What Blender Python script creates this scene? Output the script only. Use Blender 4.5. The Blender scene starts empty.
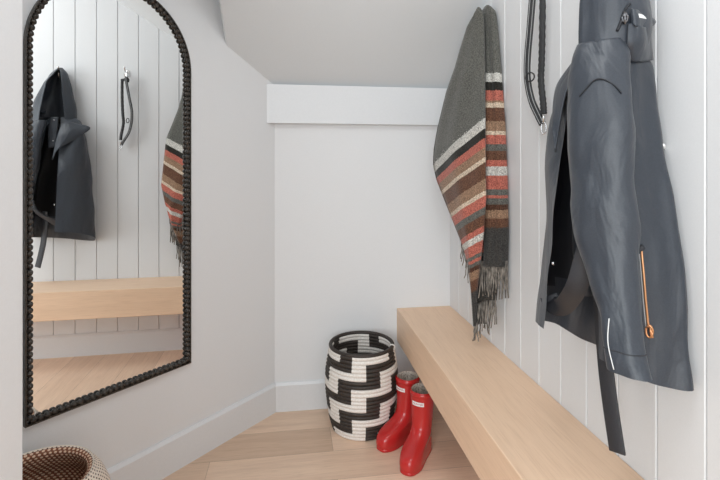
import bpy, bmesh, math, random
from mathutils import Vector, noise, bvhtree
random.seed(7)
C = bpy.context.scene.collection
PI = math.pi

# ------------------------------------------------------------------ measured place
F, HOR, PHI, TH, H = 464.3, 165.0, math.radians(8.3), math.radians(44.16), 1.2
YB, XR, XL = 2.302, 0.805, -0.0854            # back wall, right wall, left corner
LD = Vector((math.sin(TH), math.cos(TH), 0))  # along the angled left wall, into the room
LN = Vector((math.cos(TH), -math.sin(TH), 0))  # out of that wall, into the room
LC = Vector((XL, YB, 0))
SLOPE = 0.66                                 # stair soffit
def ray(u):
    a = math.atan2(u - 360, F) + PHI
    return math.sin(a), math.cos(a)
def zat(x, y, v): return H - (v - HOR) * (x * math.sin(PHI) + y * math.cos(PHI)) / F
def P(u, v, d):                               # point at distance d off the right wall
    sx, sy = ray(u); x = XR - d; y = x / sx * sy
    return Vector((x, y, zat(x, y, v)))
def PY(u, v, y):                              # point at depth y
    sx, sy = ray(u); x = y / sy * sx
    return Vector((x, y, zat(x, y, v)))
def Q(y, d, z): return Vector((XR - d, y, z))
def LW(s, off, z): return LC + LD * s + LN * off + Vector((0, 0, z))

# ------------------------------------------------------------------ helpers
def mesh(name, vs, fs, mats, parent=None, smooth=True, idx=None, kind=None):
    me = bpy.data.meshes.new(name)
    me.from_pydata([tuple(v) for v in vs], [], fs)
    for m in (mats if isinstance(mats, (list, tuple)) else [mats]): me.materials.append(m)
    if idx: me.polygons.foreach_set('material_index', idx)
    me.polygons.foreach_set('use_smooth', [smooth] * len(me.polygons))
    bm = bmesh.new(); bm.from_mesh(me); bmesh.ops.recalc_face_normals(bm, faces=bm.faces); bm.to_mesh(me); bm.free()
    me.update()
    o = bpy.data.objects.new(name, me); C.objects.link(o)
    if parent: o.parent = parent
    if kind: o['kind'] = kind
    return o
def thing(name, label, cat, loc=(0, 0, 0), group=None, rz=0):
    o = bpy.data.objects.new(name, None); C.objects.link(o); o.location = loc; o.rotation_euler.z = rz
    o.empty_display_size = .05
    o['label'] = label; o['category'] = cat
    if group: o['group'] = group
    return o
def adopt(o, root):                           # keep world place when parented to an unrotated empty
    o.parent = root; o.location = -Vector(root.location); return o
def bevel(o, w=.003, n=2):
    m = o.modifiers.new('b', 'BEVEL'); m.width = w; m.segments = n; m.limit_method = 'ANGLE'; m.angle_limit = .6
    return o
def solid(o, t, off=0, inner=None):
    m = o.modifiers.new('s', 'SOLIDIFY'); m.thickness = t; m.offset = off
    if inner: m.material_offset = inner
    return o
def subd(o, n=1):
    m = o.modifiers.new('d', 'SUBSURF'); m.levels = n; m.render_levels = n; return o
def box(x0, x1, y0, y1, z0, z1):
    vs = [(x, y, z) for x in (x0, x1) for y in (y0, y1) for z in (z0, z1)]
    return vs, [(0, 1, 3, 2), (4, 6, 7, 5), (0, 4, 5, 1), (2, 3, 7, 6), (0, 2, 6, 4), (1, 5, 7, 3)]
def prism(pts, axis):                         # closed outline swept along a vector
    n = len(pts); a = [Vector(p) for p in pts]; b = [p + Vector(axis) for p in a]
    fs = [tuple(range(n - 1, -1, -1)), tuple(range(n, 2 * n))]
    fs += [(i, (i + 1) % n, n + (i + 1) % n, n + i) for i in range(n)]
    return a + b, fs
def rings(rs, closed=True, cap0=True, cap1=True):
    n = len(rs[0]); vs = [v for r in rs for v in r]; fs = []
    for i in range(len(rs) - 1):
        for j in range(n if closed else n - 1):
            k = (j + 1) % n
            fs.append((i * n + j, i * n + k, (i + 1) * n + k, (i + 1) * n + j))
    if closed and cap0: fs.append(tuple(range(n - 1, -1, -1)))
    if closed and cap1: fs.append(tuple(range((len(rs) - 1) * n, len(rs) * n)))
    return vs, fs
def tube(path, r, n=8, r2=None, ref=None):
    path = [Vector(p) for p in path]; R = []
    for i, p in enumerate(path):
        t = (path[min(i + 1, len(path) - 1)] - path[max(i - 1, 0)]).normalized()
        a = Vector(ref) if ref is not None else (Vector((0, 0, 1)) if abs(t.z) < .9 else Vector((1, 0, 0)))
        s = t.cross(a).normalized(); b = s.cross(t).normalized()
        ra = r(i / (len(path) - 1)) if callable(r) else r
        rb = ra if r2 is None else r2
        R.append([p + s * math.cos(2 * PI * k / n) * ra + b * math.sin(2 * PI * k / n) * rb for k in range(n)])
    return rings(R)
def join(*ms):
    vs, fs = [], []
    for v, f in ms:
        o = len(vs); vs += list(v); fs += [tuple(i + o for i in q) for q in f]
    return vs, fs
def cr(pts, n):                               # Catmull-Rom through points, n samples
    pts = [Vector(p) for p in pts]; m = len(pts) - 1; out = []
    for i in range(n):
        t = i / (n - 1) * m; k = min(int(t), m - 1); f = t - k
        a, b, c, d = pts[max(k - 1, 0)], pts[k], pts[k + 1], pts[min(k + 2, m)]
        out.append(.5 * (2 * b + (c - a) * f + (2 * a - 5 * b + 4 * c - d) * f * f + (3 * b - a - 3 * c + d) * f ** 3))
    return out
def lerp(tab, x):
    if x <= tab[0][0]: return tab[0][1]
    for (a, p), (b, q) in zip(tab, tab[1:]):
        if x <= b: return p + (q - p) * (x - a) / (b - a)
    return tab[-1][1]
def loft(rows, nr, nc):                       # grid of control points -> smooth grid
    cols = [cr(r, nc) for r in rows]
    return [list(x) for x in zip(*[cr([c[j] for c in cols], nr) for j in range(nc)])]
def grid(rows): return rings(rows, closed=False)

# ------------------------------------------------------------------ materials
def mat(name, col, rough=.6, metal=0, spec=.5):
    m = bpy.data.materials.new(name); m.use_nodes = True
    b = m.node_tree.nodes['Principled BSDF']
    b.inputs['Base Color'].default_value = (*col, 1); b.inputs['Roughness'].default_value = rough
    b.inputs['Metallic'].default_value = metal; b.inputs['Specular IOR Level'].default_value = spec
    return m
class N:
    def __init__(s, m): s.t = m.node_tree; s.b = s.t.nodes['Principled BSDF']
    def n(s, typ, **k):
        x = s.t.nodes.new('ShaderNode' + typ)
        for a, v in k.items():
            if a.startswith('i_'): x.inputs[a[2:].replace('_', ' ')].default_value = v
            else: setattr(x, a, v)
        return x
    def l(s, a, b): s.t.links.new(a, b)
    def math(s, op, a, b=None):
        x = s.n('Math', operation=op)
        for i, v in enumerate((a, b)):
            if v is None: continue
            if isinstance(v, (int, float)): x.inputs[i].default_value = v
            else: s.l(v, x.inputs[i])
        return x.outputs[0]
    def mix(s, fac, a, b, blend='MIX'):
        x = s.n('Mix', data_type='RGBA', blend_type=blend)
        for sock, v in ((x.inputs[0], fac), (x.inputs[6], a), (x.inputs[7], b)):
            if isinstance(v, (int, float)): sock.default_value = v
            elif isinstance(v, tuple): sock.default_value = (*v, 1)
            else: s.l(v, sock)
        return x.outputs[2]
    def bump(s, h, strength, dist=.002):
        x = s.n('Bump'); x.inputs['Strength'].default_value = strength; x.inputs['Distance'].default_value = dist
        s.l(h, x.inputs['Height']); s.l(x.outputs[0], s.b.inputs['Normal'])

def noisy(m, scale, c1, c2, bump=0, dist=.002, stretch=(1, 1, 1), detail=4):
    k = N(m); tc = k.n('TexCoord'); mp = k.n('Mapping'); mp.inputs['Scale'].default_value = stretch
    k.l(tc.outputs['Object'], mp.inputs[0])
    t = k.n('TexNoise'); t.inputs['Scale'].default_value = scale; t.inputs['Detail'].default_value = detail
    k.l(mp.outputs[0], t.inputs['Vector'])
    r = k.n('MapRange'); r.inputs[1].default_value = .3; r.inputs[2].default_value = .7
    k.l(t.outputs[0], r.inputs[0])
    k.l(k.mix(r.outputs[0], c1, c2), k.b.inputs['Base Color'])
    if bump: k.bump(t.outputs[0], bump, dist)
    return m

WALL = noisy(mat('wall_paint', (.74, .745, .75), .55, spec=.3), 260, (.735, .74, .75), (.755, .76, .77), .05, .0006)
CEIL = noisy(mat('ceiling_paint', (.8, .8, .8), .7, spec=.2), 260, (.70, .72, .735), (.72, .74, .755), .05, .0006)
TRIM = noisy(mat('trim_paint', (.84, .84, .84), .35, spec=.4), 120, (.71, .72, .735), (.73, .74, .755))

def wood(name, c1, c2, c3, along=0, rows=None, rough=.45):
    m = mat(name, c1, rough, spec=.35); k = N(m)
    tc = k.n('TexCoord'); st = [1, 1, 1]
    mp = k.n('Mapping'); k.l(tc.outputs['Object'], mp.inputs[0])
    sc = [14, 14, 14]; sc[along] = .9; mp.inputs['Scale'].default_value = sc
    g = k.n('TexNoise'); g.inputs['Scale'].default_value = 2.2; g.inputs['Detail'].default_value = 7; g.inputs['Distortion'].default_value = .7
    g.inputs['Roughness'].default_value = .62
    fine = k.n('TexNoise'); mp2 = k.n('Mapping'); k.l(tc.outputs['Object'], mp2.inputs[0])
    sc2 = [130, 130, 130]; sc2[along] = 5; mp2.inputs['Scale'].default_value = sc2
    fine.inputs['Scale'].default_value = 2; fine.inputs['Detail'].default_value = 3
    k.l(mp2.outputs[0], fine.inputs['Vector'])
    vec = mp.outputs[0]
    if rows:
        mb = k.n('Mapping'); mb.inputs['Location'].default_value = (rows[2], rows[3], 0); k.l(tc.outputs['Object'], mb.inputs[0])
        br = k.n('TexBrick', offset=.37, offset_frequency=2)
        br.inputs['Scale'].default_value = 1; br.inputs['Brick Width'].default_value = rows[0]; br.inputs['Row Height'].default_value = rows[1]
        br.inputs['Mortar Size'].default_value = .0009; br.inputs['Mortar Smooth'].default_value = .3; br.inputs['Bias'].default_value = 0
        br.inputs['Color1'].default_value = (0, 0, 0, 1); br.inputs['Color2'].default_value = (1, 1, 1, 1); br.inputs['Mortar'].default_value = (.5, .5, .5, 1)
        k.l(mb.outputs[0], br.inputs['Vector'])
        off = k.n('VectorMath', operation='SCALE'); off.inputs['Scale'].default_value = 9.0
        k.l(br.outputs['Color'], off.inputs[0])
        ad = k.n('VectorMath', operation='ADD'); k.l(mp.outputs[0], ad.inputs[0]); k.l(off.outputs[0], ad.inputs[1]); vec = ad.outputs[0]
    k.l(vec, g.inputs['Vector'])
    r = k.n('MapRange'); r.inputs[1].default_value = .33; r.inputs[2].default_value = .68; k.l(g.outputs[0], r.inputs[0])
    col = k.mix(r.outputs[0], c1, c2)
    r2 = k.n('MapRange'); r2.inputs[1].default_value = .5; r2.inputs[2].default_value = .85; k.l(fine.outputs[0], r2.inputs[0])
    col = k.mix(r2.outputs[0], col, c3)
    if rows:
        tone = k.mix(br.outputs['Color'], (.85, .81, .775), (1.12, 1.12, 1.12))
        col = k.mix(1.0, col, tone, 'MULTIPLY')
        col = k.mix(k.math('MULTIPLY', br.outputs['Fac'], .6), col, (.16, .10, .07))
    k.l(col, k.b.inputs['Base Color'])
    k.bump(fine.outputs[0], .12, .0008)
    return m
FLOOR = wood('oak_floor', (.79, .60, .455), (.69, .505, .38), (.58, .415, .305), 0, (1.35, .1765, -.17 + 1.35 * 4, .1765 * 20 - 2.12), .42)
BENCH = wood('oak_bench', (.86, .62, .44), (.80, .565, .395), (.72, .49, .335), 1, None, .45)

BLACKWOOD = noisy(mat('black_bead', (.02, .017, .014), .38), 90, (.020, .016, .013), (.05, .039, .030))
GLASS = mat('mirror_glass', (.92, .93, .925), 0.0, 1)
CHROME = mat('chrome', (.75, .75, .76), .18, 1)
SNAP = mat('snap_metal', (.8, .8, .8), .25, 1)
DARKMETAL = mat('dark_metal', (.16, .16, .17), .3, 1)
WHITE = mat('white_label', (.85, .85, .84), .5)
COPPER = mat('copper_zip', (.72, .36, .18), .35, .8)
REDINK = mat('red_ink', (.45, .02, .02), .5)

def fabric(name, c1, c2, rough=.5, scale=500, spec=.5, bump=.15, sheen=0):
    m = noisy(mat(name, c1, rough, spec=spec), scale, c1, c2, bump, .0006, detail=2)
    b = m.node_tree.nodes['Principled BSDF']; b.inputs['Sheen Weight'].default_value = sheen
    return m
SHELL = fabric('jacket_shell', (.022, .028, .039), (.031, .038, .051), .45, 320, .6, .1, .1)
def creases(m, scale, strength, dist):        # soft large creases under the weave
    k = N(m); tc = k.n('TexCoord'); mp = k.n('Mapping'); mp.inputs['Scale'].default_value = (1, 1, .45); k.l(tc.outputs['Object'], mp.inputs[0])
    t = k.n('TexNoise'); t.inputs['Scale'].default_value = scale; t.inputs['Detail'].default_value = 3; t.inputs['Distortion'].default_value = .8; k.l(mp.outputs[0], t.inputs['Vector'])
    b = k.n('Bump'); b.inputs['Strength'].default_value = strength; b.inputs['Distance'].default_value = dist; k.l(t.outputs[0], b.inputs['Height'])
    old = [n for n in k.t.nodes if n.type == 'BUMP' and n != b][0]; k.l(b.outputs[0], old.inputs['Normal'])
creases(SHELL, 13, .4, .02)
LINING = fabric('jacket_lining', (.008, .009, .013), (.013, .014, .019), .6)
BELTM = fabric('jacket_belt', (.020, .021, .026), (.030, .031, .037), .55)
WEB = fabric('black_webbing', (.010, .010, .011), (.03, .03, .032), .65, 420)
REFLECT = mat('grey_stripe', (.32, .32, .32), .5)

# ------------------------------------------------------------------ setting
mesh('floor', *box(-2.6, XR + .1, -2.2, YB + .1, -.06, 0), FLOOR, smooth=False, kind='structure')
mesh('wall_back', *box(-.5, XR + .12, YB, YB + .1, 0, 1.9), WALL, smooth=False, kind='structure')
# right wall: vertical boards with a narrow V groove between them, all one panelled wall
pts = [(XR + .1, YB + .1), (XR, YB + .1)]; y = .806 + .1245 * 12; gv = []
while y > -1.4:
    if y < YB - .01: gv.append(y)
    y -= .1245
for y in gv:
    pts += [(XR, y + .0035), (XR + .0025, y + .0018), (XR + .007, y + .0012), (XR + .007, y - .0012), (XR + .0025, y - .0018), (XR, y - .0035)]
pts += [(XR, -1.4), (XR + .1, -1.4)]
mesh('wall_right', *prism([(a, b, 0) for a, b in pts], (0, 0, 2.75)), WALL, smooth=False, kind='structure')
# angled left wall
def lwbox(s0, s1, o0, o1, z0, z1):
    pts = [LW(s0, o0, z0), LW(s1, o0, z0), LW(s1, o1, z0), LW(s0, o1, z0)]
    return prism(pts, (0, 0, z1 - z0))
mesh('wall_left', *lwbox(-2.6, .12, -.1, 0, 0, 2.75), WALL, smooth=False, kind='structure')
# wall end beside the camera that hides the near edge of the mirror
ex, ey = ray(23.6)
k = .95
jamb = mesh('wall_front', *box(-1.75, ex * k, ey * k - .13, ey * k, 0, 2.75), WALL, smooth=False, kind='structure')
bevel(jamb, .004, 2)
# stair soffit: slopes down to the back wall, stops short of the left wall on the near side
YT = YB - (2.60 - 1.591) / SLOPE
ex0 = -.290
prof = [(YB + .1, 1.588 - .1 * SLOPE), (YT, 2.60), (YT, 2.75), (YB + .1, 2.75)]
sof = mesh('ceiling_soffit', *prism([(ex0, a, b) for a, b in prof], (XR + .1 - ex0, 0, 0)), CEIL, smooth=False, kind='structure')
bevel(sof, .012, 4)
mesh('ceiling', *box(-2.6, XR + .1, -1.6, YT, 2.60, 2.66), CEIL, smooth=False, kind='structure')
mesh('ceiling_upper', *box(-2.6, ex0 + .02, YT - .02, YB + .1, 2.75, 2.80), CEIL, smooth=False, kind='structure')
# beam trim along the top of the back wall
bt = .038
mesh('trim_1', *prism([LC + Vector((-bt * math.tan(TH) + .001, -bt, 1.402)), LC + Vector((0, 0, 1.402)), Vector((XR, YB, 1.402)), Vector((XR, YB - bt, 1.402))], (0, 0, .186)), TRIM, smooth=False, kind='structure')
# baseboards with an eased top edge
BH, BTH = .138, .015
def base_prof(o): return [(o, 0), (o + BTH, 0), (o + BTH, BH - .012), (o + BTH - .009, BH), (o, BH)]
mesh('baseboard_left', *prism([LW(-2.3, a, b) for a, b in base_prof(0)], LD * 2.296), TRIM, smooth=False, kind='structure')
mesh('baseboard_back', *prism([(XL + .006, YB - a, b) for a, b in base_prof(0)], (XR - XL - .006, 0, 0)), TRIM, smooth=False, kind='structure')
mesh('baseboard_right', *prism([(XR - a, -1.4, b) for a, b in base_prof(0)], (0, YB + 1.4 - BTH, 0)), TRIM, smooth=False, kind='structure')

# ------------------------------------------------------------------ floating bench
o = mesh('floating_bench', *box(XR - .281, XR - .0005, -.35, YB - .0005, .4755 - .164, .4755), BENCH, smooth=False)
bevel(o, .003, 2)
o['label'] = 'long thick pale oak bench floating on the white boarded wall'; o['category'] = 'bench'

# ------------------------------------------------------------------ arched mirror
ms, mr, mz0, mzc = -.760, .286, .402, 1.570
mir = thing('arched_mirror', 'tall arched mirror in a black beaded frame on the left wall', 'mirror', LW(ms, 0, 0))
def arch(r, zb, n=64):
    out = []
    for i in range(n + 1):
        a = PI * i / n
        out.append((-r * math.cos(a), mzc + r * math.sin(a)))
    return [(-r, zb)] + out + [(r, zb)]
def ML(s, off, z): return LW(ms + s, off, z) - LW(ms, 0, 0)
vs, fs = prism([ML(s, .0005, z) for s, z in arch(mr - .012, mz0 + .012)], LN * .0035)
mesh('mirror_glass', vs, fs, GLASS, mir, smooth=False)
# flat outer rim
oa, ia = arch(mr, mz0), arch(mr - .005, mz0 + .005)
R4 = [[ML(*p[:1], off, p[1]) for p in a] for a, off in ((oa, .0005), (oa, .018), (ia, .018), (ia, .0005))]
n = len(oa); vs = [v for r in R4 for v in r]
fs = [(a * n + i, a * n + (i + 1) % n, ((a + 1) % 4) * n + (i + 1) % n, ((a + 1) % 4) * n + i) for a in range(4) for i in range(n)]
mesh('outer_rim', vs, fs, BLACKWOOD, mir, smooth=False)
# carved bead moulding: one continuous turned strand
bc = arch(mr - .0138, mz0 + .0138, 160)
path = [Vector((a, b, 0)) for a, b in bc] + [Vector((bc[0][0], bc[0][1], 0))]
L = [0]
for a, b in zip(path, path[1:]): L.append(L[-1] + (b - a).length)
nb = 192; per = 10; R = []
tot = L[-1]; j = 0
for i in range(nb * per):
    q = i / (nb * per) * tot
    while L[j + 1] < q: j += 1
    f = (q - L[j]) / (L[j + 1] - L[j]); p = path[j].lerp(path[j + 1], f)
    t = (path[j + 1] - path[j]).normalized(); s = Vector((t.y, -t.x, 0))
    ph = (i % per) / per * 2 - 1
    rr = max(.003, .0097 * math.sqrt(max(0, 1 - (ph * .97) ** 2)))
    R.append([ML(p.x + s.x * math.cos(2 * PI * m / 8) * rr, .0125 + math.sin(2 * PI * m / 8) * rr, p.y + s.y * math.cos(2 * PI * m / 8) * rr) for m in range(8)])
R.append(R[0])
vs, fs = rings(R, cap0=False, cap1=False)
mesh('bead_molding', vs, fs, BLACKWOOD, mir)

# ------------------------------------------------------------------ tall black and white coil basket
BLK = noisy(mat('black_reed', (.03, .022, .018), .6), 160, (.020, .015, .012), (.05, .037, .03), .3, .001)
CRM = noisy(mat('cream_reed', (.78, .72, .66), .65), 160, (.70, .65, .60), (.84, .80, .76), .3, .001)
bk = thing('coil_basket', 'tall black and white patterned coil basket on the floor by the back wall', 'basket', (.317, 2.124, 0))
prof = [(0, .134), (.05, .149), (.1, .157), (.17, .166), (.22, .168), (.28, .165), (.33, .157), (.372, .149)]
NC = 22; ch = .368 / NC
vs, fs, mi = [], [], []
NA, NP, A0 = 96, 8, math.radians(-91.5)
for kk in range(NC):
    z = .002 + ch * (kk + .5); r = lerp(prof, z); o0 = len(vs); kt = NC - 1 - kk
    for i in range(NA):
        a = A0 + 2 * PI * i / NA
        for m in range(NP):
            b = 2 * PI * m / NP; rr = r - .008 + math.cos(b) * .0095
            vs.append((rr * math.cos(a), rr * math.sin(a), z + math.sin(b) * .0092))
    for i in range(NA):
        col = int(i * 16 / NA)
        pair, odd = col // 2, col % 2
        if odd == 0: black = ((kt - (6 if pair % 2 else 2)) % 8) < 6
        else:  # white column: black link from the foot of the next block to the head of this pair's block
            black = 4 <= ((kt - (2 if pair % 2 else 6)) % 8) < 6
        for m in range(NP):
            fs.append((o0 + i * NP + m, o0 + ((i + 1) % NA) * NP + m, o0 + ((i + 1) % NA) * NP + (m + 1) % NP, o0 + i * NP + (m + 1) % NP))
            mi.append(0 if black else 1)
mesh('woven_body', vs, fs, [BLK, CRM], bk, idx=mi)
vs, fs = rings([[(.149 * 1.0 * math.cos(2 * PI * i / 72) + math.cos(2 * PI * m / 10) * .0085 * math.cos(2 * PI * i / 72) - .006 * math.cos(2 * PI * i / 72),
                  .149 * math.sin(2 * PI * i / 72) + math.cos(2 * PI * m / 10) * .0085 * math.sin(2 * PI * i / 72) - .006 * math.sin(2 * PI * i / 72),
                  .374 + math.sin(2 * PI * m / 10) * .0085) for m in range(10)] for i in range(73)], cap0=False, cap1=False)
mesh('rim', vs, fs, BLK, bk)
vs, fs = rings([[(.13 * math.cos(2 * PI * i / 48), .13 * math.sin(2 * PI * i / 48), z) for i in range(48)] for z in (.002, .012)])
mesh('base', vs, fs, CRM, bk, smooth=False)
a = math.radians(-25)
vs, fs = tube([(.145 * math.cos(a) + .012 * math.cos(b) * math.cos(a), .145 * math.sin(a) + .012 * math.cos(b) * math.sin(a), .374 + .012 * math.sin(b)) for b in [2 * PI * i / 20 for i in range(21)]], .0028, 6)
mesh('knot', vs, fs, CRM, bk)

# ------------------------------------------------------------------ small woven basket by the left wall
def weave(name, ca, cb, thr):
    m = mat(name, ca, .75, spec=.25); k = N(m); u = k.n('UVMap', uv_map='uv'); sp = k.n('SeparateXYZ'); k.l(u.outputs[0], sp.inputs[0])
    row = k.math('FLOOR', sp.outputs[1]); ph = k.math('MULTIPLY', row, .38)
    fx = k.math('SINE', k.math('MULTIPLY', k.math('ADD', sp.outputs[0], ph), 2 * PI))
    fy = k.math('SINE', k.math('MULTIPLY', k.math('FRACT', sp.outputs[1]), PI))
    w = k.math('MULTIPLY', k.math('ADD', fx, 1.0), fy)
    tc = k.n('TexNoise'); tc.inputs['Scale'].default_value = 90; co = k.n('TexCoord'); k.l(co.outputs['Object'], tc.inputs[0])
    w = k.math('ADD', w, k.math('MULTIPLY', k.math('SUBTRACT', tc.outputs[0], .5), .55))
    r = k.n('MapRange'); r.inputs[1].default_value = thr - .12; r.inputs[2].default_value = thr + .12; k.l(w, r.inputs[0])
    k.l(k.mix(r.outputs[0], ca, cb), k.b.inputs['Base Color']); k.bump(fy, .5, .004)
    return m
WOUT = weave('beige_weave', (.80, .70, .60), (.085, .05, .035), 1.28)
WIN = weave('brown_weave', (.24, .09, .05), (.80, .58, .42), .85)
sb = thing('woven_basket', 'low rounded beige woven basket with a brown inside beneath the mirror', 'basket', (-.692, 1.372, 0))
sb.scale = (1.14, 1.14, 1.045)
po = [(.0, .12), (.02, .135), (.08, .158), (.15, .168), (.22, .168), (.27, .160), (.31, .145), (.332, .130)]
pi_ = [(.338, .120), (.328, .109), (.30, .116), (.25, .134), (.15, .135), (.06, .125), (.03, .11), (.028, .0)]
def lathe(name, prof, n, m, parent, nu, nv, steps=6):
    pr = cr([Vector((r, 0, z)) for z, r in prof], len(prof) * steps)
    vs = [(p.x * math.cos(2 * PI * i / n), p.x * math.sin(2 * PI * i / n), p.z) for p in pr for i in range(n + 1)]
    fs = [(a * (n + 1) + i, a * (n + 1) + i + 1, (a + 1) * (n + 1) + i + 1, (a + 1) * (n + 1) + i) for a in range(len(pr) - 1) for i in range(n)]
    o = mesh(name, vs, fs, m, parent); uv = o.data.uv_layers.new(name='uv')
    acc = [0]
    for a, b in zip(pr, pr[1:]): acc.append(acc[-1] + (b - a).length)
    for li, l in enumerate(o.data.loops):
        vi = l.vertex_index; uv.data[li].uv = ((vi % (n + 1)) / n * nu, acc[vi // (n + 1)] * nv)
    return o
lathe('woven_body', po + [(.341, .125), (.338, .120)], 80, WOUT, sb, 72, 135)
lathe('lining', pi_, 80, WIN, sb, 58, 120)

# ------------------------------------------------------------------ red rain boots
RED = noisy(mat('red_rubber', (.55, .024, .024), .2, spec=.5), 8, (.46, .022, .021), (.52, .027, .026))
SOLE = mat('red_sole', (.42, .014, .016), .5)
LINM = noisy(mat('knit_lining', (.35, .31, .28), .9), 170, (.14, .115, .10), (.60, .52, .45), .4, .002)
def boot(label, x, y, rz, s=1.0):
    b = thing('rain_boot', label, 'boot', (x, y, 0), 'red rain boots', rz)
    b.scale = (1.12, 1.14, 1.03)
    # local +x = toe.  (z, back, front, halfwidth)
    T = [(.010, -.043, .157, .0362), (.022, -.044, .160, .0375), (.036, -.044, .159, .0378), (.050, -.043, .154, .0372), (.060, -.042, .144, .0368),
         (.068, -.0415, .128, .0364), (.078, -.0405, .102, .0358), (.090, -.040, .076, .035), (.104, -.0395, .059, .0348), (.118, -.040, .049, .035), (.145, -.0415, .045, .037),
         (.18, -.043, .044, .039), (.22, -.0445, .045, .041), (.252, -.0455, .046, .0425)]
    n = 40; zs = [.010 + (.252 - .010) * i / 34 for i in range(35)]; R = []
    def ring(z, sh=0):
        bk_, fr, w = (lerp([(t[0], t[c]) for t in T], z) for c in (1, 2, 3))
        bk_ += sh; fr -= sh; w -= sh; out = []
        for i in range(n):
            a = 2 * PI * i / n; c, q = math.cos(a), math.sin(a)
            ln = fr - bk_
            xx = (bk_ + fr) / 2 + ln / 2 * math.copysign(abs(c) ** (.82 - .22 * min(1, max(0, (ln - .12) / .05))), c)
            fx = (xx - bk_) / ln
            ww = w
            if ln > .12:                       # foot: narrow waist, wide ball, round toe
                k = min(1, (ln - .12) / .06); ww = w * (1 - k * .14 * math.sin(PI * min(1, fx / .62)) + k * .08 * max(0, 1 - abs(fx - .75) * 5))
            out.append(Vector((xx, ww * math.copysign(abs(q) ** (.9 - .2 * min(1, max(0, (ln - .12) / .05))), q), z)) * s)
        return out
    R = [ring(z) for z in zs]
    top = [Vector(v) + Vector((0, 0, .004)) for v in ring(.252, .003)]
    inn = [ring(.252 - .06 * i / 5, .006) for i in range(6)]
    vs, fs = rings(R + [top], cap0=False, cap1=False)
    o = mesh('boot_upper', vs, fs, RED, b); subd(o, 1)
    vs, fs = rings([top] + inn, cap0=False)
    mesh('lining', vs, fs, LINM, b)
    ri = [[Vector((v.x, v.y, 0)) + (Vector((v.x - .05, v.y, 0)).normalized() * .0006) + Vector((0, 0, z)) for v in ring(.012)] for z in (0, .006, .013)]
    vs, fs = rings(ri); o = mesh('sole', vs, fs, RED, b); bevel(o, .002, 1)
    # raised band round the top
    vs, fs = rings([[v + Vector((v.x, v.y, 0)).normalized() * e for v in ring(z)] for z, e in ((.236, 0), (.237, .0018), (.252, .0018), (.253, 0))], cap0=False, cap1=False)
    mesh('top_band', vs, fs, RED, b)
    # small white label with red lettering on the shin
    zc, rr = .214, .0465
    vs, fs = [], []
    for d in (0, .0016):
        for i in range(9):
            yy = -.022 + .044 * i / 8; xx = rr - yy * yy / (2 * .042) + d
            vs += [Vector((xx, yy, zc - .0075)), Vector((xx, yy, zc + .0075))]
    for i in range(8):
        a = 2 * i; fs += [(a, a + 2, a + 3, a + 1), (18 + a, 18 + a + 1, 18 + a + 3, 18 + a + 2), (a, 18 + a, 18 + a + 2, a + 2), (a + 1, a + 3, 18 + a + 3, 18 + a + 1)]
    fs += [(0, 1, 19, 18), (16, 34, 35, 17)]
    lab = mesh('front_label', vs, fs, WHITE, b, smooth=False); lab['label'] = 'small white label with red lettering'
    cu = bpy.data.curves.new('lettering', 'FONT'); cu.body = 'HUNTER'; cu.size = .0098; cu.align_x = 'CENTER'; cu.align_y = 'CENTER'; cu.extrude = .0002
    tmp = bpy.data.objects.new('tmp', cu); C.objects.link(tmp); bpy.context.view_layer.update()
    me = bpy.data.meshes.new_from_object(tmp.evaluated_get(bpy.context.evaluated_depsgraph_get())); bpy.data.objects.remove(tmp)
    for v in me.vertices:
        yy, zz, e = v.co.x, v.co.y, v.co.z
        v.co = (rr - yy * yy / (2 * .042) + .0020 + e, yy, zc + zz)
    me.materials.clear(); me.materials.append(REDINK)
    o = bpy.data.objects.new('lettering', me); C.objects.link(o); o.parent = lab
    return b
boot('glossy red rain boot touching the patterned basket, farther under the bench', .508, 2.012, math.atan2(-.55, -.836))
boot('glossy red rain boot standing in front of the other boot', .540, 1.888, math.atan2(-.79, -.61))

# ------------------------------------------------------------------ coat hooks
def hook(label, y, z, sx=1):
    h = thing('coat_hook', label, 'hook', (XR, y, z), 'chrome hooks on the boarded wall'); h.scale.x = sx
    vs, fs = rings([[(-d, w * math.cos(2 * PI * i / 20) * .013, math.sin(2 * PI * i / 20) * .024 * w) for i in range(20)] for d, w in ((.0003, 1), (.004, 1), (.006, .85))])
    mesh('back_plate', vs, fs, CHROME, h)
    vs, fs = tube(cr([(-.004, 0, .006), (-.022, 0, .006), (-.052, 0, .008), (-.066, 0, .030)], 14), lambda t: .0042 + .002 * (t > .9), 8)
    mesh('prong', vs, fs, CHROME, h)
    vs, fs = tube(cr([(-.004, 0, -.012), (-.022, 0, -.028), (-.050, 0, -.030), (-.058, 0, -.010)], 14), lambda t: .004 + .0018 * (t > .9), 8)
    mesh('prong', vs, fs, CHROME, h)
hook('small chrome hook holding the black dog leash', 1.364, 1.785)

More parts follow.
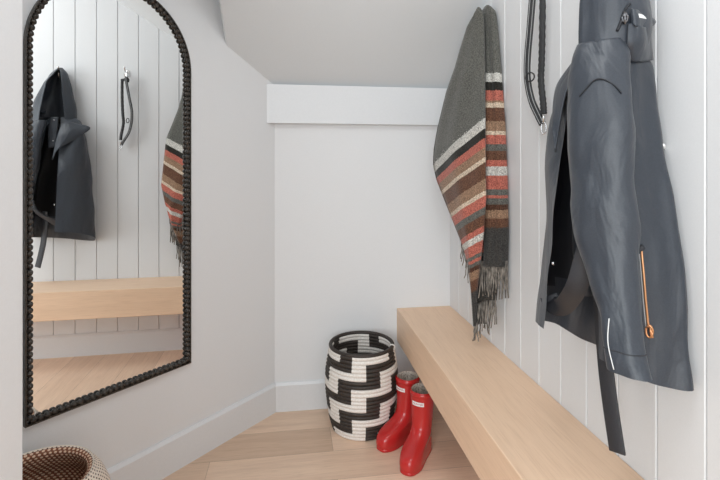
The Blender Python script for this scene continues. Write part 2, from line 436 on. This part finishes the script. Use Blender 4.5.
# ------------------------------------------------------------------ dog leash
ls = thing('dog_leash', 'black dog leash with grey reflective stripes and a metal clip on a hook', 'leash', Q(1.372, 0, 1.3))
top = Q(1.366, .046, 1.744)
pa = [top, top + Vector((0, .016, -.012)), P(533, -8, .054), P(529.8, 30, .055), P(527.4, 58, .055), P(527.5, 80, .055), P(531.5, 100, .05), P(537.5, 114, .045), P(542.5, 124, .040)]
pb = [top + Vector((0, -.004, 0)), top + Vector((0, -.018, -.014)), P(542.3, -6, .038), P(542.3, 30, .038), P(541.7, 60, .038), P(541, 80, .038), P(543.2, 103, .038), P(543.8, 114, .038)]
wd = (.62, -.78, 0)                           # strap width direction follows the wall loosely
def ribbon(path, w, t, wob=0):
    R = []
    path = [Vector(p) for p in path]
    for i, p in enumerate(path):
        tt = (path[min(i + 1, len(path) - 1)] - path[max(i - 1, 0)]).normalized()
        s = Vector(wd); s = (s - tt * s.dot(tt)).normalized(); b = tt.cross(s)
        ww = w * (1 + wob * math.sin(i * 1.9))
        R.append([p + s * ww * math.copysign(abs(math.cos(a)) ** .5, math.cos(a)) + b * t * math.copysign(abs(math.sin(a)) ** .5, math.sin(a)) for a in [2 * PI * k / 12 for k in range(12)]])
    return rings(R)
PA, PB = cr(pa, 60), cr(pb, 90)
adopt(mesh('strap', *ribbon(PA, .0112, .0036), WEB), ls)
adopt(mesh('strap', *ribbon(PB[10:], .0092, .0062, .10), WEB), ls)
adopt(mesh('strap', *ribbon(PB[:14], .0092, .0045), WEB), ls)
for sg in (-1, 1):
    sh = Vector(wd) * .0058 * sg + Vector((-.0026, -.002, 0))
    adopt(mesh('reflective_stripe', *ribbon([p + sh for p in PA], .0011, .0014), REFLECT), ls)
rg = P(530, 77, .058)
adopt(mesh('ring', *tube([rg + Vector((.62, -.78, 0)) * .014 * math.cos(a) + Vector((0, 0, .014 * math.sin(a))) for a in [2 * PI * i / 24 for i in range(25)]], .0024, 6), WEB), ls)
cl = P(543.7, 117, .038)
w = Vector((.62, -.78, 0))
adopt(mesh('clip', *join(tube([cl + Vector((0, 0, .004)), cl, cl - Vector((0, 0, .016))], .0045, 8),
     tube([cl + w * .008 * math.sin(a) * 1.0 + Vector((0, 0, -.034 + .018 * math.cos(a))) for a in [.15 + 5.9 * i / 22 for i in range(23)]], .0026, 6)), CHROME), ls)

# ------------------------------------------------------------------ striped wool blanket
GR, WH, BK, CO, TA, CM, BR, DB, CH = (.105, .103, .092), (.47, .455, .42), (.022, .020, .017), (.38, .115, .085), (.25, .155, .10), (.52, .42, .32), (.115, .055, .034), (.075, .035, .022), (.045, .043, .041)
SEQ = [(GR, 8, 10), (WH, 73.5, 118), (BK, 82, 128), (CO, 91, 138), (TA, 101, 147), (CM, 103, 157), (BR, 108, 162), (TA, 121, 178), (CM, 131, 190), (CO, 135, 195),
       (GR, 144, 206), (BR, 151, 214), (CO, 160, 225), (WH, 166, 231), (CO, 175.5, 239), (GR, 189, 251), (CO, 195, 255), (GR, 198, 259), (DB, 204, 263), (TA, 209, 267), (BR, 218, 277), (CH, 225, 287)]
NS = len(SEQ)
def wool():
    m = mat('striped_wool', GR, .95, spec=.1); k = N(m)
    at = k.n('Attribute', attribute_name='stripe'); cp = k.n('ValToRGB'); e = cp.color_ramp; e.interpolation = 'CONSTANT'
    e.elements[0].position = 0; e.elements[0].color = (*SEQ[0][0], 1)
    e.elements.remove(e.elements[1])
    for i in range(1, NS):
        x = e.elements.new(i / NS); x.color = (*SEQ[i][0], 1)
    tc = k.n('TexCoord'); t = k.n('TexNoise'); t.inputs['Scale'].default_value = 240; t.inputs['Detail'].default_value = 3
    k.l(tc.outputs['Object'], t.inputs['Vector'])
    jit = k.math('ADD', at.outputs['Fac'], k.math('MULTIPLY', k.math('SUBTRACT', t.outputs[0], .5), .012))
    k.l(jit, cp.inputs[0])
    r = k.n('MapRange'); r.inputs[1].default_value = .3; r.inputs[2].default_value = .7; r.inputs[3].default_value = .45; r.inputs[4].default_value = 1.6; k.l(t.outputs[0], r.inputs[0])
    mx = k.n('VectorMath', operation='SCALE'); k.l(cp.outputs[0], mx.inputs[0]); k.l(r.outputs[0], mx.inputs['Scale'])
    k.l(mx.outputs[0], k.b.inputs['Base Color']); k.bump(t.outputs[0], .7, .002)
    k.b.inputs['Sheen Weight'].default_value = .2
    return m
WOOL = wool()
bl = thing('wool_blanket', 'striped wool throw blanket with dark fringe on a hook above the bench', 'blanket', Q(1.75, 0, .6))
yl = [(10, 11), (40, 44), (60, 70), (118, 165), (128, 172), (157, 191), (195, 217), (233, 246), (262, 268), (287, 290), (326, 326)]   # crease row -> outer edge row
ux = [(8, 478), (11, 475), (27, 467.5), (48, 461), (69, 455), (91, 447), (130, 437.5), (150, 434), (165, 433.5), (180, 437), (205, 447), (225, 455), (245, 463), (262, 468), (290, 471.5), (326, 474)]
dx = [(10, .080), (45, .105), (85, .15), (160, .19), (205, .18), (245, .15), (290, .115), (326, .098)]
uc = [(10, 483.5), (60, 484.8), (120, 484.8), (200, 486), (230, 484), (260, 480.5), (290, 477), (326, 475.5)]
dc = [(10, .058), (30, .060), (70, .075), (120, .105), (200, .112), (260, .108), (326, .092)]
ur = [(8, 494), (12, 495.5), (30, 497.5), (60, 500), (120, 504.5), (180, 507), (230, 508), (268, 507)]
bound_r = [s[1] for s in SEQ] + [266]; bound_c = [s[2] for s in SEQ] + [326]
tt = []
for i in range(NS):
    m = 22 if i == 0 else (14 if i == NS - 1 else 5)
    tt += [i + j / m for j in range(m)]
tt.append(NS - 1e-4)
NL, NR = 14, 14
def fold(name, side):
    rows, sv = [], []
    for t in tt:
        i = min(int(t), NS - 1); f = t - i
        vr = bound_r[i] + (bound_r[i + 1] - bound_r[i]) * f; vc = bound_c[i] + (bound_c[i + 1] - bound_c[i]) * f
        vl = lerp(yl, vc); row = []
        if side == 0:
            pl = P(lerp(ux, vl), vl, lerp(dx, vl)); pc = P(lerp(uc, vc), vc, lerp(dc, vc))
            big = min(1, max(.25, (vc - 5) / 90)) * min(1, max(0, (326 - vc) / 60))
            lobe = max(0, 1 - (vc - 10) / 14)
            for k in range(NL + 1):           # broad outer face, outer edge to crease
                q = k / NL; p = pl.lerp(pc, q)
                p += Vector((-.68, -.73, 0)) * (.024 * math.sin(PI * q) * big + .005 * math.sin(4 * PI * q + vc * .012) * big * math.sin(PI * q))
                p += Vector((0, 0, .012 * math.sin(PI * q) * lobe - .012 * lobe * (1 - math.sin(PI * q))))
                row.append(p)
            # turned back behind itself towards the wall
            back = Vector((min(XR - .012, max(pc.x + .02, XR - .04)), (pl.y + pc.y) / 2 + .02, pc.z))
            for k in range(1, 6): row.append((pl.lerp(back, k / 5)) + Vector((.004, .012 * math.sin(PI * k / 5), 0)))
            row = row[:NL + 1][::-1] + row[NL + 1:]
        else:
            dcv = lerp(dc, vr); pin = P(lerp(uc, min(vr, 215)) - .8, vr, max(.035, dcv - .022)); pr = P(lerp(ur, vr), vr, .014)
            lobe = max(0, 1 - (vr - 8) / 12); w = min(1, .35 + (vr - 8) / 60)
            for k in range(NR + 1):
                q = k / NR; p = pin.lerp(pr, q)
                p += Vector((-.55, -.83, 0)) * (.012 * math.sin(PI * q) + .008 * math.sin(3.2 * PI * q + .4) * math.sin(PI * q) * min(1, (vr - 8) / 50)) * w
                p += Vector((0, 0, .010 * math.sin(PI * q) * lobe - .010 * lobe * (1 - math.sin(PI * q))))
                p.x = min(p.x, XR - .01)
                row.append(p)
            for k in range(1, 5): row.append(pr.lerp(Vector((XR - .012, pr.y + .14, pr.z)), k / 4))
        rows.append(row); sv += [(i + f) / NS] * len(row)
    ob = mesh(name, *grid(rows), WOOL); adopt(ob, bl); solid(ob, .007)
    at = ob.data.attributes.new('stripe', 'FLOAT', 'POINT'); at.data.foreach_set('value', sv)
fold('front_fold', 0); fold('side_fold', 1)
# lower hanging tail behind the front fold
tr = []
for v in [255, 270, 285, 300]:
    tr.append([P(u, v + max(0, (488 - u)) * .25, d) for u, d in ((475.5, .088), (480, .082), (486, .07), (492, .055), (499 - max(0, v - 270) * .1, .035))])
ob = mesh('under_layer', *grid(loft(tr, 10, 16)), noisy(mat('charcoal_wool', CH, .95, spec=.1), 240, (.012, .012, .011), (.09, .086, .08), .6, .002)); adopt(ob, bl); solid(ob, .006)
FR = noisy(mat('fringe_yarn', (.2, .18, .16), .95, spec=.1), 130, (.035, .032, .03), (.36, .32, .28), .4, .002, stretch=(1, 1, .35))
strands = []
def strand(p, ln, r=.0032):
    a = [p + Vector((0, 0, .012))]
    jx, jy = random.uniform(-.012, .006), random.uniform(-.012, .012)
    for i in range(1, 6): a.append(p + Vector((jx * (i / 5) ** 2, jy * (i / 5) ** 2, -ln * i / 5)) + Vector((random.uniform(-.002, .002), random.uniform(-.002, .002), 0)))
    for q in a: q.x = min(q.x, XR - .006)
    strands.append(tube(a, lambda t: r * (1 - .3 * t), 5))
for i in range(22): q = i / 21; p = P(479 + 28 * q, 264, .088 * (1 - q) + .016 * q); p += Vector((-.55, -.83, 0)) * .008 * math.sin(PI * q); strand(p, random.uniform(.10, .135))
for i in range(16): q = i / 15; strand(P(475.5 + 20 * q, 302 - 5 * q + (1 - q) * 6, .086 * (1 - q) + .04 * q), random.uniform(.10, .13))
for i in range(4): strand(P(474 + .9 * i, 325, .096 - .003 * i), .062)
for i in range(6): strand(P(461.5 + 1.3 * i, 243 + 4.0 * i, .14), random.uniform(.05, .075), .0026)
ob = mesh('fringe', *join(*strands), FR); adopt(ob, bl)

# ------------------------------------------------------------------ hooded jacket
jk = thing('hooded_jacket', 'dark navy hooded rain jacket with a loose belt on the boarded wall', 'jacket', Q(.99, 0, .75))
hook('chrome hook inside the hood of the navy jacket', .985, 1.775)
def wrinkle(rows, amp, sc=9, sz=.5, seed=0, keep=.0):
    nr, nc = len(rows), len(rows[0]); out = [[p.copy() for p in r] for r in rows]
    for i in range(nr):
        for j in range(nc):
            a = rows[min(i + 1, nr - 1)][j] - rows[max(i - 1, 0)][j]; b = rows[i][min(j + 1, nc - 1)] - rows[i][max(j - 1, 0)]
            n = a.cross(b)
            if n.length < 1e-9: continue
            p = rows[i][j]; q = Vector((p.x * sc, p.y * sc, p.z * sc * sz + seed))
            out[i][j] = p + n.normalized() * amp * (noise.noise(q) + .5 * noise.noise(q * 2.3))
            out[i][j].x = min(out[i][j].x, XR - .004)
    return out
zA = [1.434, 1.37, 1.243, 1.09, .92, .753]
pD = [(574, 64), (570, 90), (562, 150), (555.5, 205), (550, 265), (544, 329)]
pS = [(576, 64), (561, 90), (547, 150), (547.5, 205), (543.5, 265), (538.5, 321)]
yC, dC = [.93, .92, .895, .875, .862, .862], [.14, .15, .16, .165, .165, .165]
yBn, dBn = [.90, .89, .872, .855, .85, .848], [.09, .1, .11, .11, .115, .12]
yA = [.928, .915, .89, .862, .842, .826]
yF = [1.08, 1.11, 1.13, 1.15, 1.16, 1.165]
yE, zE = [1.11, 1.14, 1.16, 1.17, 1.18, 1.18], [1.43, 1.38, 1.25, 1.1, .93, .765]
RW = []
for i in range(6):
    z = zA[i]
    zb = z + .042 * (i == 5)
    RW.append([Q(yC[i] + .03, dC[i] + .005, zb), Q(yC[i], dC[i], zb), Q(yBn[i], dBn[i], z + .018 * (i == 5)), Q((yA[i] + yBn[i]) / 2 - .006, .055, z), Q(yA[i], .014, z), Q(1.0, .010, z - .012 * (i == 5)), Q(yF[i], .02, z - .03 * (i == 5)),
               Q(yE[i], .09, zE[i]), PY(*pS[i], 1.115), PY(*pD[i], 1.03)])
nk = [Q(1.0, .085, 1.475)]
RW.insert(0, [p.lerp(Q(1.0, .07, 1.49), .55) + Vector((0, 0, .02)) for p in RW[0]])
LO = wrinkle(loft(RW, 46, 60), .009, 12, .4, 3)
ob = mesh('body_shell', *grid(LO), [SHELL, LINING]); adopt(ob, jk)
# lining: the same shape a few millimetres inside
nr, nc = len(LO), len(LO[0]); IN = []
for i in range(nr):
    r = []
    for j in range(nc):
        a = LO[min(i + 1, nr - 1)][j] - LO[max(i - 1, 0)][j]; b = LO[i][min(j + 1, nc - 1)] - LO[i][max(j - 1, 0)]
        n = a.cross(b); n = n.normalized() if n.length > 1e-9 else Vector((0, 0, 0))
        c = Q(1.0, .1, LO[i][j].z)
        if n.dot(c - LO[i][j]) < 0: n = -n
        e = min(1, min(j, nc - 1 - j) / 2, (nr - 1 - i) / 2)
        r.append(LO[i][j] + n * .006 * e)
    IN.append(r)
lv, lf = grid(IN)
ob = mesh('lining', lv, lf, [LINING, SHELL], idx=[1 if sum(lv[q].z for q in f) / 4 < .885 else 0 for f in lf]); adopt(ob, jk); ob['label'] = 'black inner lining'
# hood
HL = [(1.435, (.935, .185), (.87, .12), (.925, .03), (1.05, .03), (1.085, .06), (1.035, .10)),
      (1.50, (.935, .186), (.868, .12), (.912, .03), (1.05, .03), (1.085, .06), (1.035, .10)),
      (1.58, (.94, .18), (.88, .12), (.92, .028), (1.045, .028), (1.08, .06), (1.03, .105)),
      (1.68, (.95, .15), (.91, .1), (.94, .02), (1.03, .02), (1.055, .06), (1.02, .10)),
      (1.755, (.972, .105), (.945, .07), (.955, .018), (1.01, .018), (1.032, .05), (1.012, .09)),
      (1.80, (.985, .06), (.975, .05), (.98, .03), (.995, .03), (1.0, .045), (.992, .06))]
HR = [[Q(*p, z) for p in pp] for z, *pp in HL]
HG = wrinkle(loft(HR, 30, 34), .010, 16, .3, 8)
ob = mesh('hood', *grid(HG), SHELL); adopt(ob, jk); solid(ob, .005, -1)
ob = mesh('hood_hem', *tube([HG[0][j] + Vector((-.001, -.001, .002)) for j in range(34)], .0032, 6), SHELL); adopt(ob, jk)
# sleeve facing the room
SP = [(598, 43, 21), (599, 62, 25), (600, 95, 27.5), (600.5, 140, 31.5), (602, 190, 30), (605, 240, 27), (613, 290, 21), (624.5, 340, 18), (630.5, 374, 18.5)]
wx = Vector((.64, -.77, 0)); R = []
cen = cr([P(u, v, (.15, .155, .165, .168, .172, .176, .18, .184, .186)[i]) for i, (u, v, h) in enumerate(SP)], 44); hw = cr([Vector((h, 0, 0)) for *_, h in SP], 44)
for i, c in enumerate(cen):
    dpt = c.x * math.sin(PHI) + c.y * math.cos(PHI); h = hw[i].x * dpt / F * 1.02
    th = min(h * .62, .043); ring = []
    for k in range(28):
        a = 2 * PI * k / 28
        p = c + wx * h * math.copysign(abs(math.cos(a)) ** .85, math.cos(a)) + Vector((-.77, -.64, 0)) * th * math.sin(a)
        q = Vector((p.x * 12, p.y * 12, p.z * 7))
        p += (p - c).normalized() * (.010 * noise.noise(q) + .006 * noise.noise(Vector((p.x * 34, p.y * 34, p.z * 9))) + .004 * noise.noise(q * 2.6 + Vector((3, 1, 7))))
        ring.append(p)
    R.append(ring)
vs, fs = rings(R, cap0=True, cap1=False)
ob = mesh('sleeve', vs, fs, SHELL); adopt(ob, jk)
ins = [[cen[k].lerp(p, .86) for p in R[k]] for k in (-1, -4)]
ob = mesh('sleeve_lining', *rings([R[-1]] + ins, cap0=False), LINING); adopt(ob, jk)
ob = mesh('cuff_hem', *tube([p + (p - cen[-5]).normalized() * .0002 for p in R[-5]] + [R[-5][0]], .0011, 5, ref=(0, 0, 1)), BELTM); adopt(ob, jk)
# far sleeve, flat against the wall on the other side
FS = [(1.08, .06, 1.42, .05), (1.105, .06, 1.3, .048), (1.12, .055, 1.15, .045), (1.125, .05, 1.0, .04), (1.125, .045, .86, .036)]
cen2 = cr([Q(a, b, c) for a, b, c, _ in FS], 26); R2 = []
for i, c in enumerate(cen2):
    h = lerp([(0, .045), (25, .032)], i); R2.append([c + Vector((h * .6 * math.cos(2 * PI * k / 18), h * .75 * math.sin(2 * PI * k / 18), 0)) for k in range(18)])
ob = mesh('sleeve', *rings(R2), SHELL); adopt(ob, jk)
# seams on the sleeve
def onsleeve(u, v):                           # nearest sleeve surface point along the line of the seam
    best = None
    for i, c in enumerate(cen):
        for k in range(28):
            p = R[i][k]
            dp = p.x * math.sin(PHI) + p.y * math.cos(PHI); lu = 360 + F * (p.x * math.cos(PHI) - p.y * math.sin(PHI)) / dp; lv = HOR + F * (H - p.z) / dp
            if (Vector((-.77, -.64, 0))).dot(p - c) < -.004: continue
            e = (lu - u) ** 2 + (lv - v) ** 2
            if best is None or e < best[0]: best = (e, p)
    return best[1]
sm = cr([onsleeve(*q) + Vector((-.0012, -.001, 0)) for q in ((577, 97), (586, 92), (593, 80), (605, 81), (614, 86), (622, 95))], 24)
ob = mesh('yoke_seam', *tube(sm, .0016, 5), LINING); adopt(ob, jk)
pp = [onsleeve(*q) + Vector((-.001, -.001, 0)) for q in ((608, 322), (610, 340), (613, 369))]
ob = mesh('reflective_piping', *tube(cr(pp, 12), .0010, 5), WHITE); adopt(ob, jk)
# collar piece and tab at the nape
HT = bvhtree.BVHTree.FromPolygons(*grid(HG)); BT = bvhtree.BVHTree.FromPolygons(*grid(LO))
def onhood(u, v, out=.003):
    t = P(u, v, 0); o0 = Vector((0, 0, H)); dr = (t - o0).normalized(); best = None
    for tr_ in (HT, BT):
        h = tr_.ray_cast(o0, dr)
        if h[0] is not None and (best is None or h[3] < best[1]): best = (h[0], h[3])
    return (best[0] - dr * out) if best else P(u, v, .03)
CR_ = [[onhood(628, 24, .004), onhood(635, 24, .010), onhood(642, 27, .010), P(650, 29, .026)], [onhood(627, 42, .004), onhood(635, 42, .012), onhood(643, 43, .012), P(650.5, 44, .024)], [onhood(626, 60, .004), onhood(635, 61, .010), onhood(643, 61, .010), P(652, 60, .020)]]
ob = mesh('collar', *grid(wrinkle(loft(CR_, 14, 18), .002, 20, 1, 2)), SHELL); adopt(ob, jk); solid(ob, .006)
TB = [[onhood(631, 8, .006), onhood(636, 10, .010), P(642, 13, .052)], [onhood(631, 16, .007), onhood(638, 17, .014), P(655, 21, .030)], [onhood(632, 24, .008), onhood(638, 27, .014), P(649, 28, .036)]]
TG = loft(TB, 10, 14)
ob = mesh('collar_tab', *grid(TG), SHELL); adopt(ob, jk); solid(ob, .004)
tc = Vector((.62, .77, 0)) * -.004
LB = [[TG[3][7] + tc, TG[3][11] + tc], [TG[5][7] + tc, TG[5][11] + tc]]
ob = mesh('care_tag', *grid(LB), WHITE); adopt(ob, jk); solid(ob, .002)
cp = onhood(625, 18, .007)
ob = mesh('cord_toggle', *join(tube([cp + wx * .005 * math.cos(a) + Vector((0, 0, .008 * math.sin(a))) for a in [2 * PI * i / 18 for i in range(19)]], .0028, 6), tube([cp + Vector((0, 0, -.012)), cp + Vector((0, 0, .012))], .003, 8)), DARKMETAL); adopt(ob, jk)
ob = mesh('drawcord', *tube(cr([onhood(617, 31), onhood(621, 22), onhood(625, 10), onhood(630, 4)], 14), .003, 6), LINING); adopt(ob, jk)
# turned-out lapel and the storm flap with snaps, seen in the mirror
LP = [[Q(1.03, .125, 1.45), Q(1.07, .11, 1.46), Q(1.10, .09, 1.45)], [Q(1.02, .165, 1.36), Q(1.08, .150, 1.39), Q(1.175, .085, 1.425)], [Q(1.01, .195, 1.23), Q(1.035, .188, 1.29), Q(1.09, .150, 1.34)]]
ob = mesh('lapel', *grid(loft(LP, 14, 14)), SHELL); adopt(ob, jk); solid(ob, .004)
FL = [[Q(.965, .12, 1.49), Q(1.01, .12, 1.49)], [Q(.96, .135, 1.40), Q(1.01, .13, 1.40)], [Q(.965, .138, 1.30), Q(1.01, .133, 1.31)]]
ob = mesh('storm_flap', *grid(loft(FL, 12, 6)), SHELL); adopt(ob, jk); solid(ob, .004)
for z, d in ((1.47, .127), (1.345, .140)):
    ob = mesh('snap', *rings([[Q(.99, d + e, z) + Vector((0, .004 * w * math.cos(2 * PI * i / 14), .004 * w * math.sin(2 * PI * i / 14))) for i in range(14)] for e, w in ((0, 1), (.003, .9), (.004, .5))]), SNAP); adopt(ob, jk)
p = PY(551, 263, 1.025)
ob = mesh('snap', *rings([[p + Vector((.003, -.007 * (1 if e else .4), 0)) + Vector((.003 * w * math.cos(2 * PI * i / 14), 0, .004 * w * math.sin(2 * PI * i / 14))) for i in range(14)] for e, w in ((0, 1), (1, .9))]), SNAP); adopt(ob, jk)
# side pocket: welt, zip and puller
TREE = bvhtree.BVHTree.FromPolygons(*grid(LO))
def near(u, v):                               # the spot on the coat's side panel
    t = P(u, v, 0); o0 = Vector((0, 0, H)); dr = (t - o0).normalized()
    hit = TREE.ray_cast(o0, dr)
    return (hit[0] if hit[0] is not None else t) - dr * .003
zp = cr([near(*q) for q in ((641.5, 250), (643.8, 275), (645.8, 300), (648.5, 327))], 20)
ob = mesh('pocket_zip', *tube(zp, .0022, 6), COPPER); adopt(ob, jk); ob['label'] = 'copper pocket zip'
off = Vector((.64, -.77, 0)) * .0062
ob = mesh('zip_tape', *tube([p - off * .75 for p in zp], .0016, 6), REFLECT); adopt(ob, jk)
ob = mesh('pocket_welt', *tube(cr([near(*q) for q in ((635, 256), (638, 250), (643, 247))], 8), .006, 8), BELTM); adopt(ob, jk)
pl = near(649.5, 327)
ob = mesh('zip_puller', *join(tube([pl + wx * .006 * math.cos(a) + Vector((-.002, -.002, -.008 + .012 * math.sin(a))) for a in [2 * PI * i / 14 for i in range(15)]], .0022, 6),
     tube([pl + Vector((0, 0, .004)), pl + wx * .005 + Vector((-.002, -.002, -.02))], .003, 6)), COPPER); adopt(ob, jk)
# belt: the loop inside the open front and the loose end hanging to the bench
def strip(pts, w, t=.0035, n=30, dirv=None):
    c = cr(pts, n); rr = []
    for i, p in enumerate(c):
        tt = (c[min(i + 1, n - 1)] - c[max(i - 1, 0)]).normalized(); s = Vector(dirv) if dirv else tt.cross(Vector((.6, .8, 0)))
        s = (s - tt * s.dot(tt)).normalized(); b = tt.cross(s).normalized()
        rr.append([p + s * w * a + b * t * e for a, e in ((-1, -1), (1, -1), (1, 1), (-1, 1))])
    return rings(rr)
ob = mesh('belt_loop', *strip([P(590, 238, .19), P(584, 262, .195), P(575, 290, .2), PY(563, 306, 1.0), PY(553, 305, 1.04), PY(549, 296, 1.06)], .021), BELTM); adopt(ob, jk); bevel(ob, .0015, 1)
ob = mesh('belt_end', *strip([P(600, 290, .13), P(602, 320, .125), P(606, 370, .123), P(611, 410, .122), P(617.5, 453, .121)], .0185, .0025, 24, (.3, -.95, 0)), BELTM); adopt(ob, jk); bevel(ob, .001, 1)
mk = P(663, 146, .045) + Vector((-.004, -.02, 0))
ob = mesh('reflective_mark', *tube([near(663.3, 145), near(663.8, 149)], .0035, 6), WHITE); adopt(ob, jk)

# ------------------------------------------------------------------ light and camera
w = bpy.data.worlds.new('w'); bpy.context.scene.world = w; w.use_nodes = True
bg = w.node_tree.nodes['Background']; bg.inputs[0].default_value = (.90, .965, 1, 1); bg.inputs[1].default_value = 1.0
def area(name, loc, tgt, size, power, col=(1, 1, 1)):
    l = bpy.data.lights.new(name, 'AREA'); l.shape = 'RECTANGLE'; l.size, l.size_y = size; l.energy = power; l.color = col
    o = bpy.data.objects.new(name, l); C.objects.link(o); o.location = loc
    o.rotation_euler = (Vector(tgt) - Vector(loc)).to_track_quat('-Z', 'Y').to_euler()
area('unseen_rear_light', (-1.0, -2.0, 1.5), (.5, 1.7, .95), (1.9, 1.9), 64, (.93, .98, 1.0))  # unseen soft source behind the camera, no window modelled
area('added_top_light', (.05, .35, 2.56), (.05, .5, 0), (.7, .7), 11, (.94, .98, 1.0))  # added overhead fill that brightens bench and floor, no fixture modelled

cam = bpy.data.cameras.new('camera'); co = bpy.data.objects.new('camera', cam); C.objects.link(co)
co.location = (0, 0, H); co.rotation_euler = (PI / 2, 0, -PHI)
cam.sensor_width = 36; cam.sensor_fit = 'HORIZONTAL'; cam.lens = F / 720 * 36; cam.shift_y = -(240 - HOR) / 720; cam.clip_start = .02
sc = bpy.context.scene; sc.camera = co
sc.view_settings.view_transform = 'Standard'; sc.view_settings.look = 'None'; sc.view_settings.gamma = 1; sc.view_settings.use_curve_mapping = False
sc.view_settings.exposure = 0.09
sc.cycles.max_bounces = 10; sc.cycles.diffuse_bounces = 6
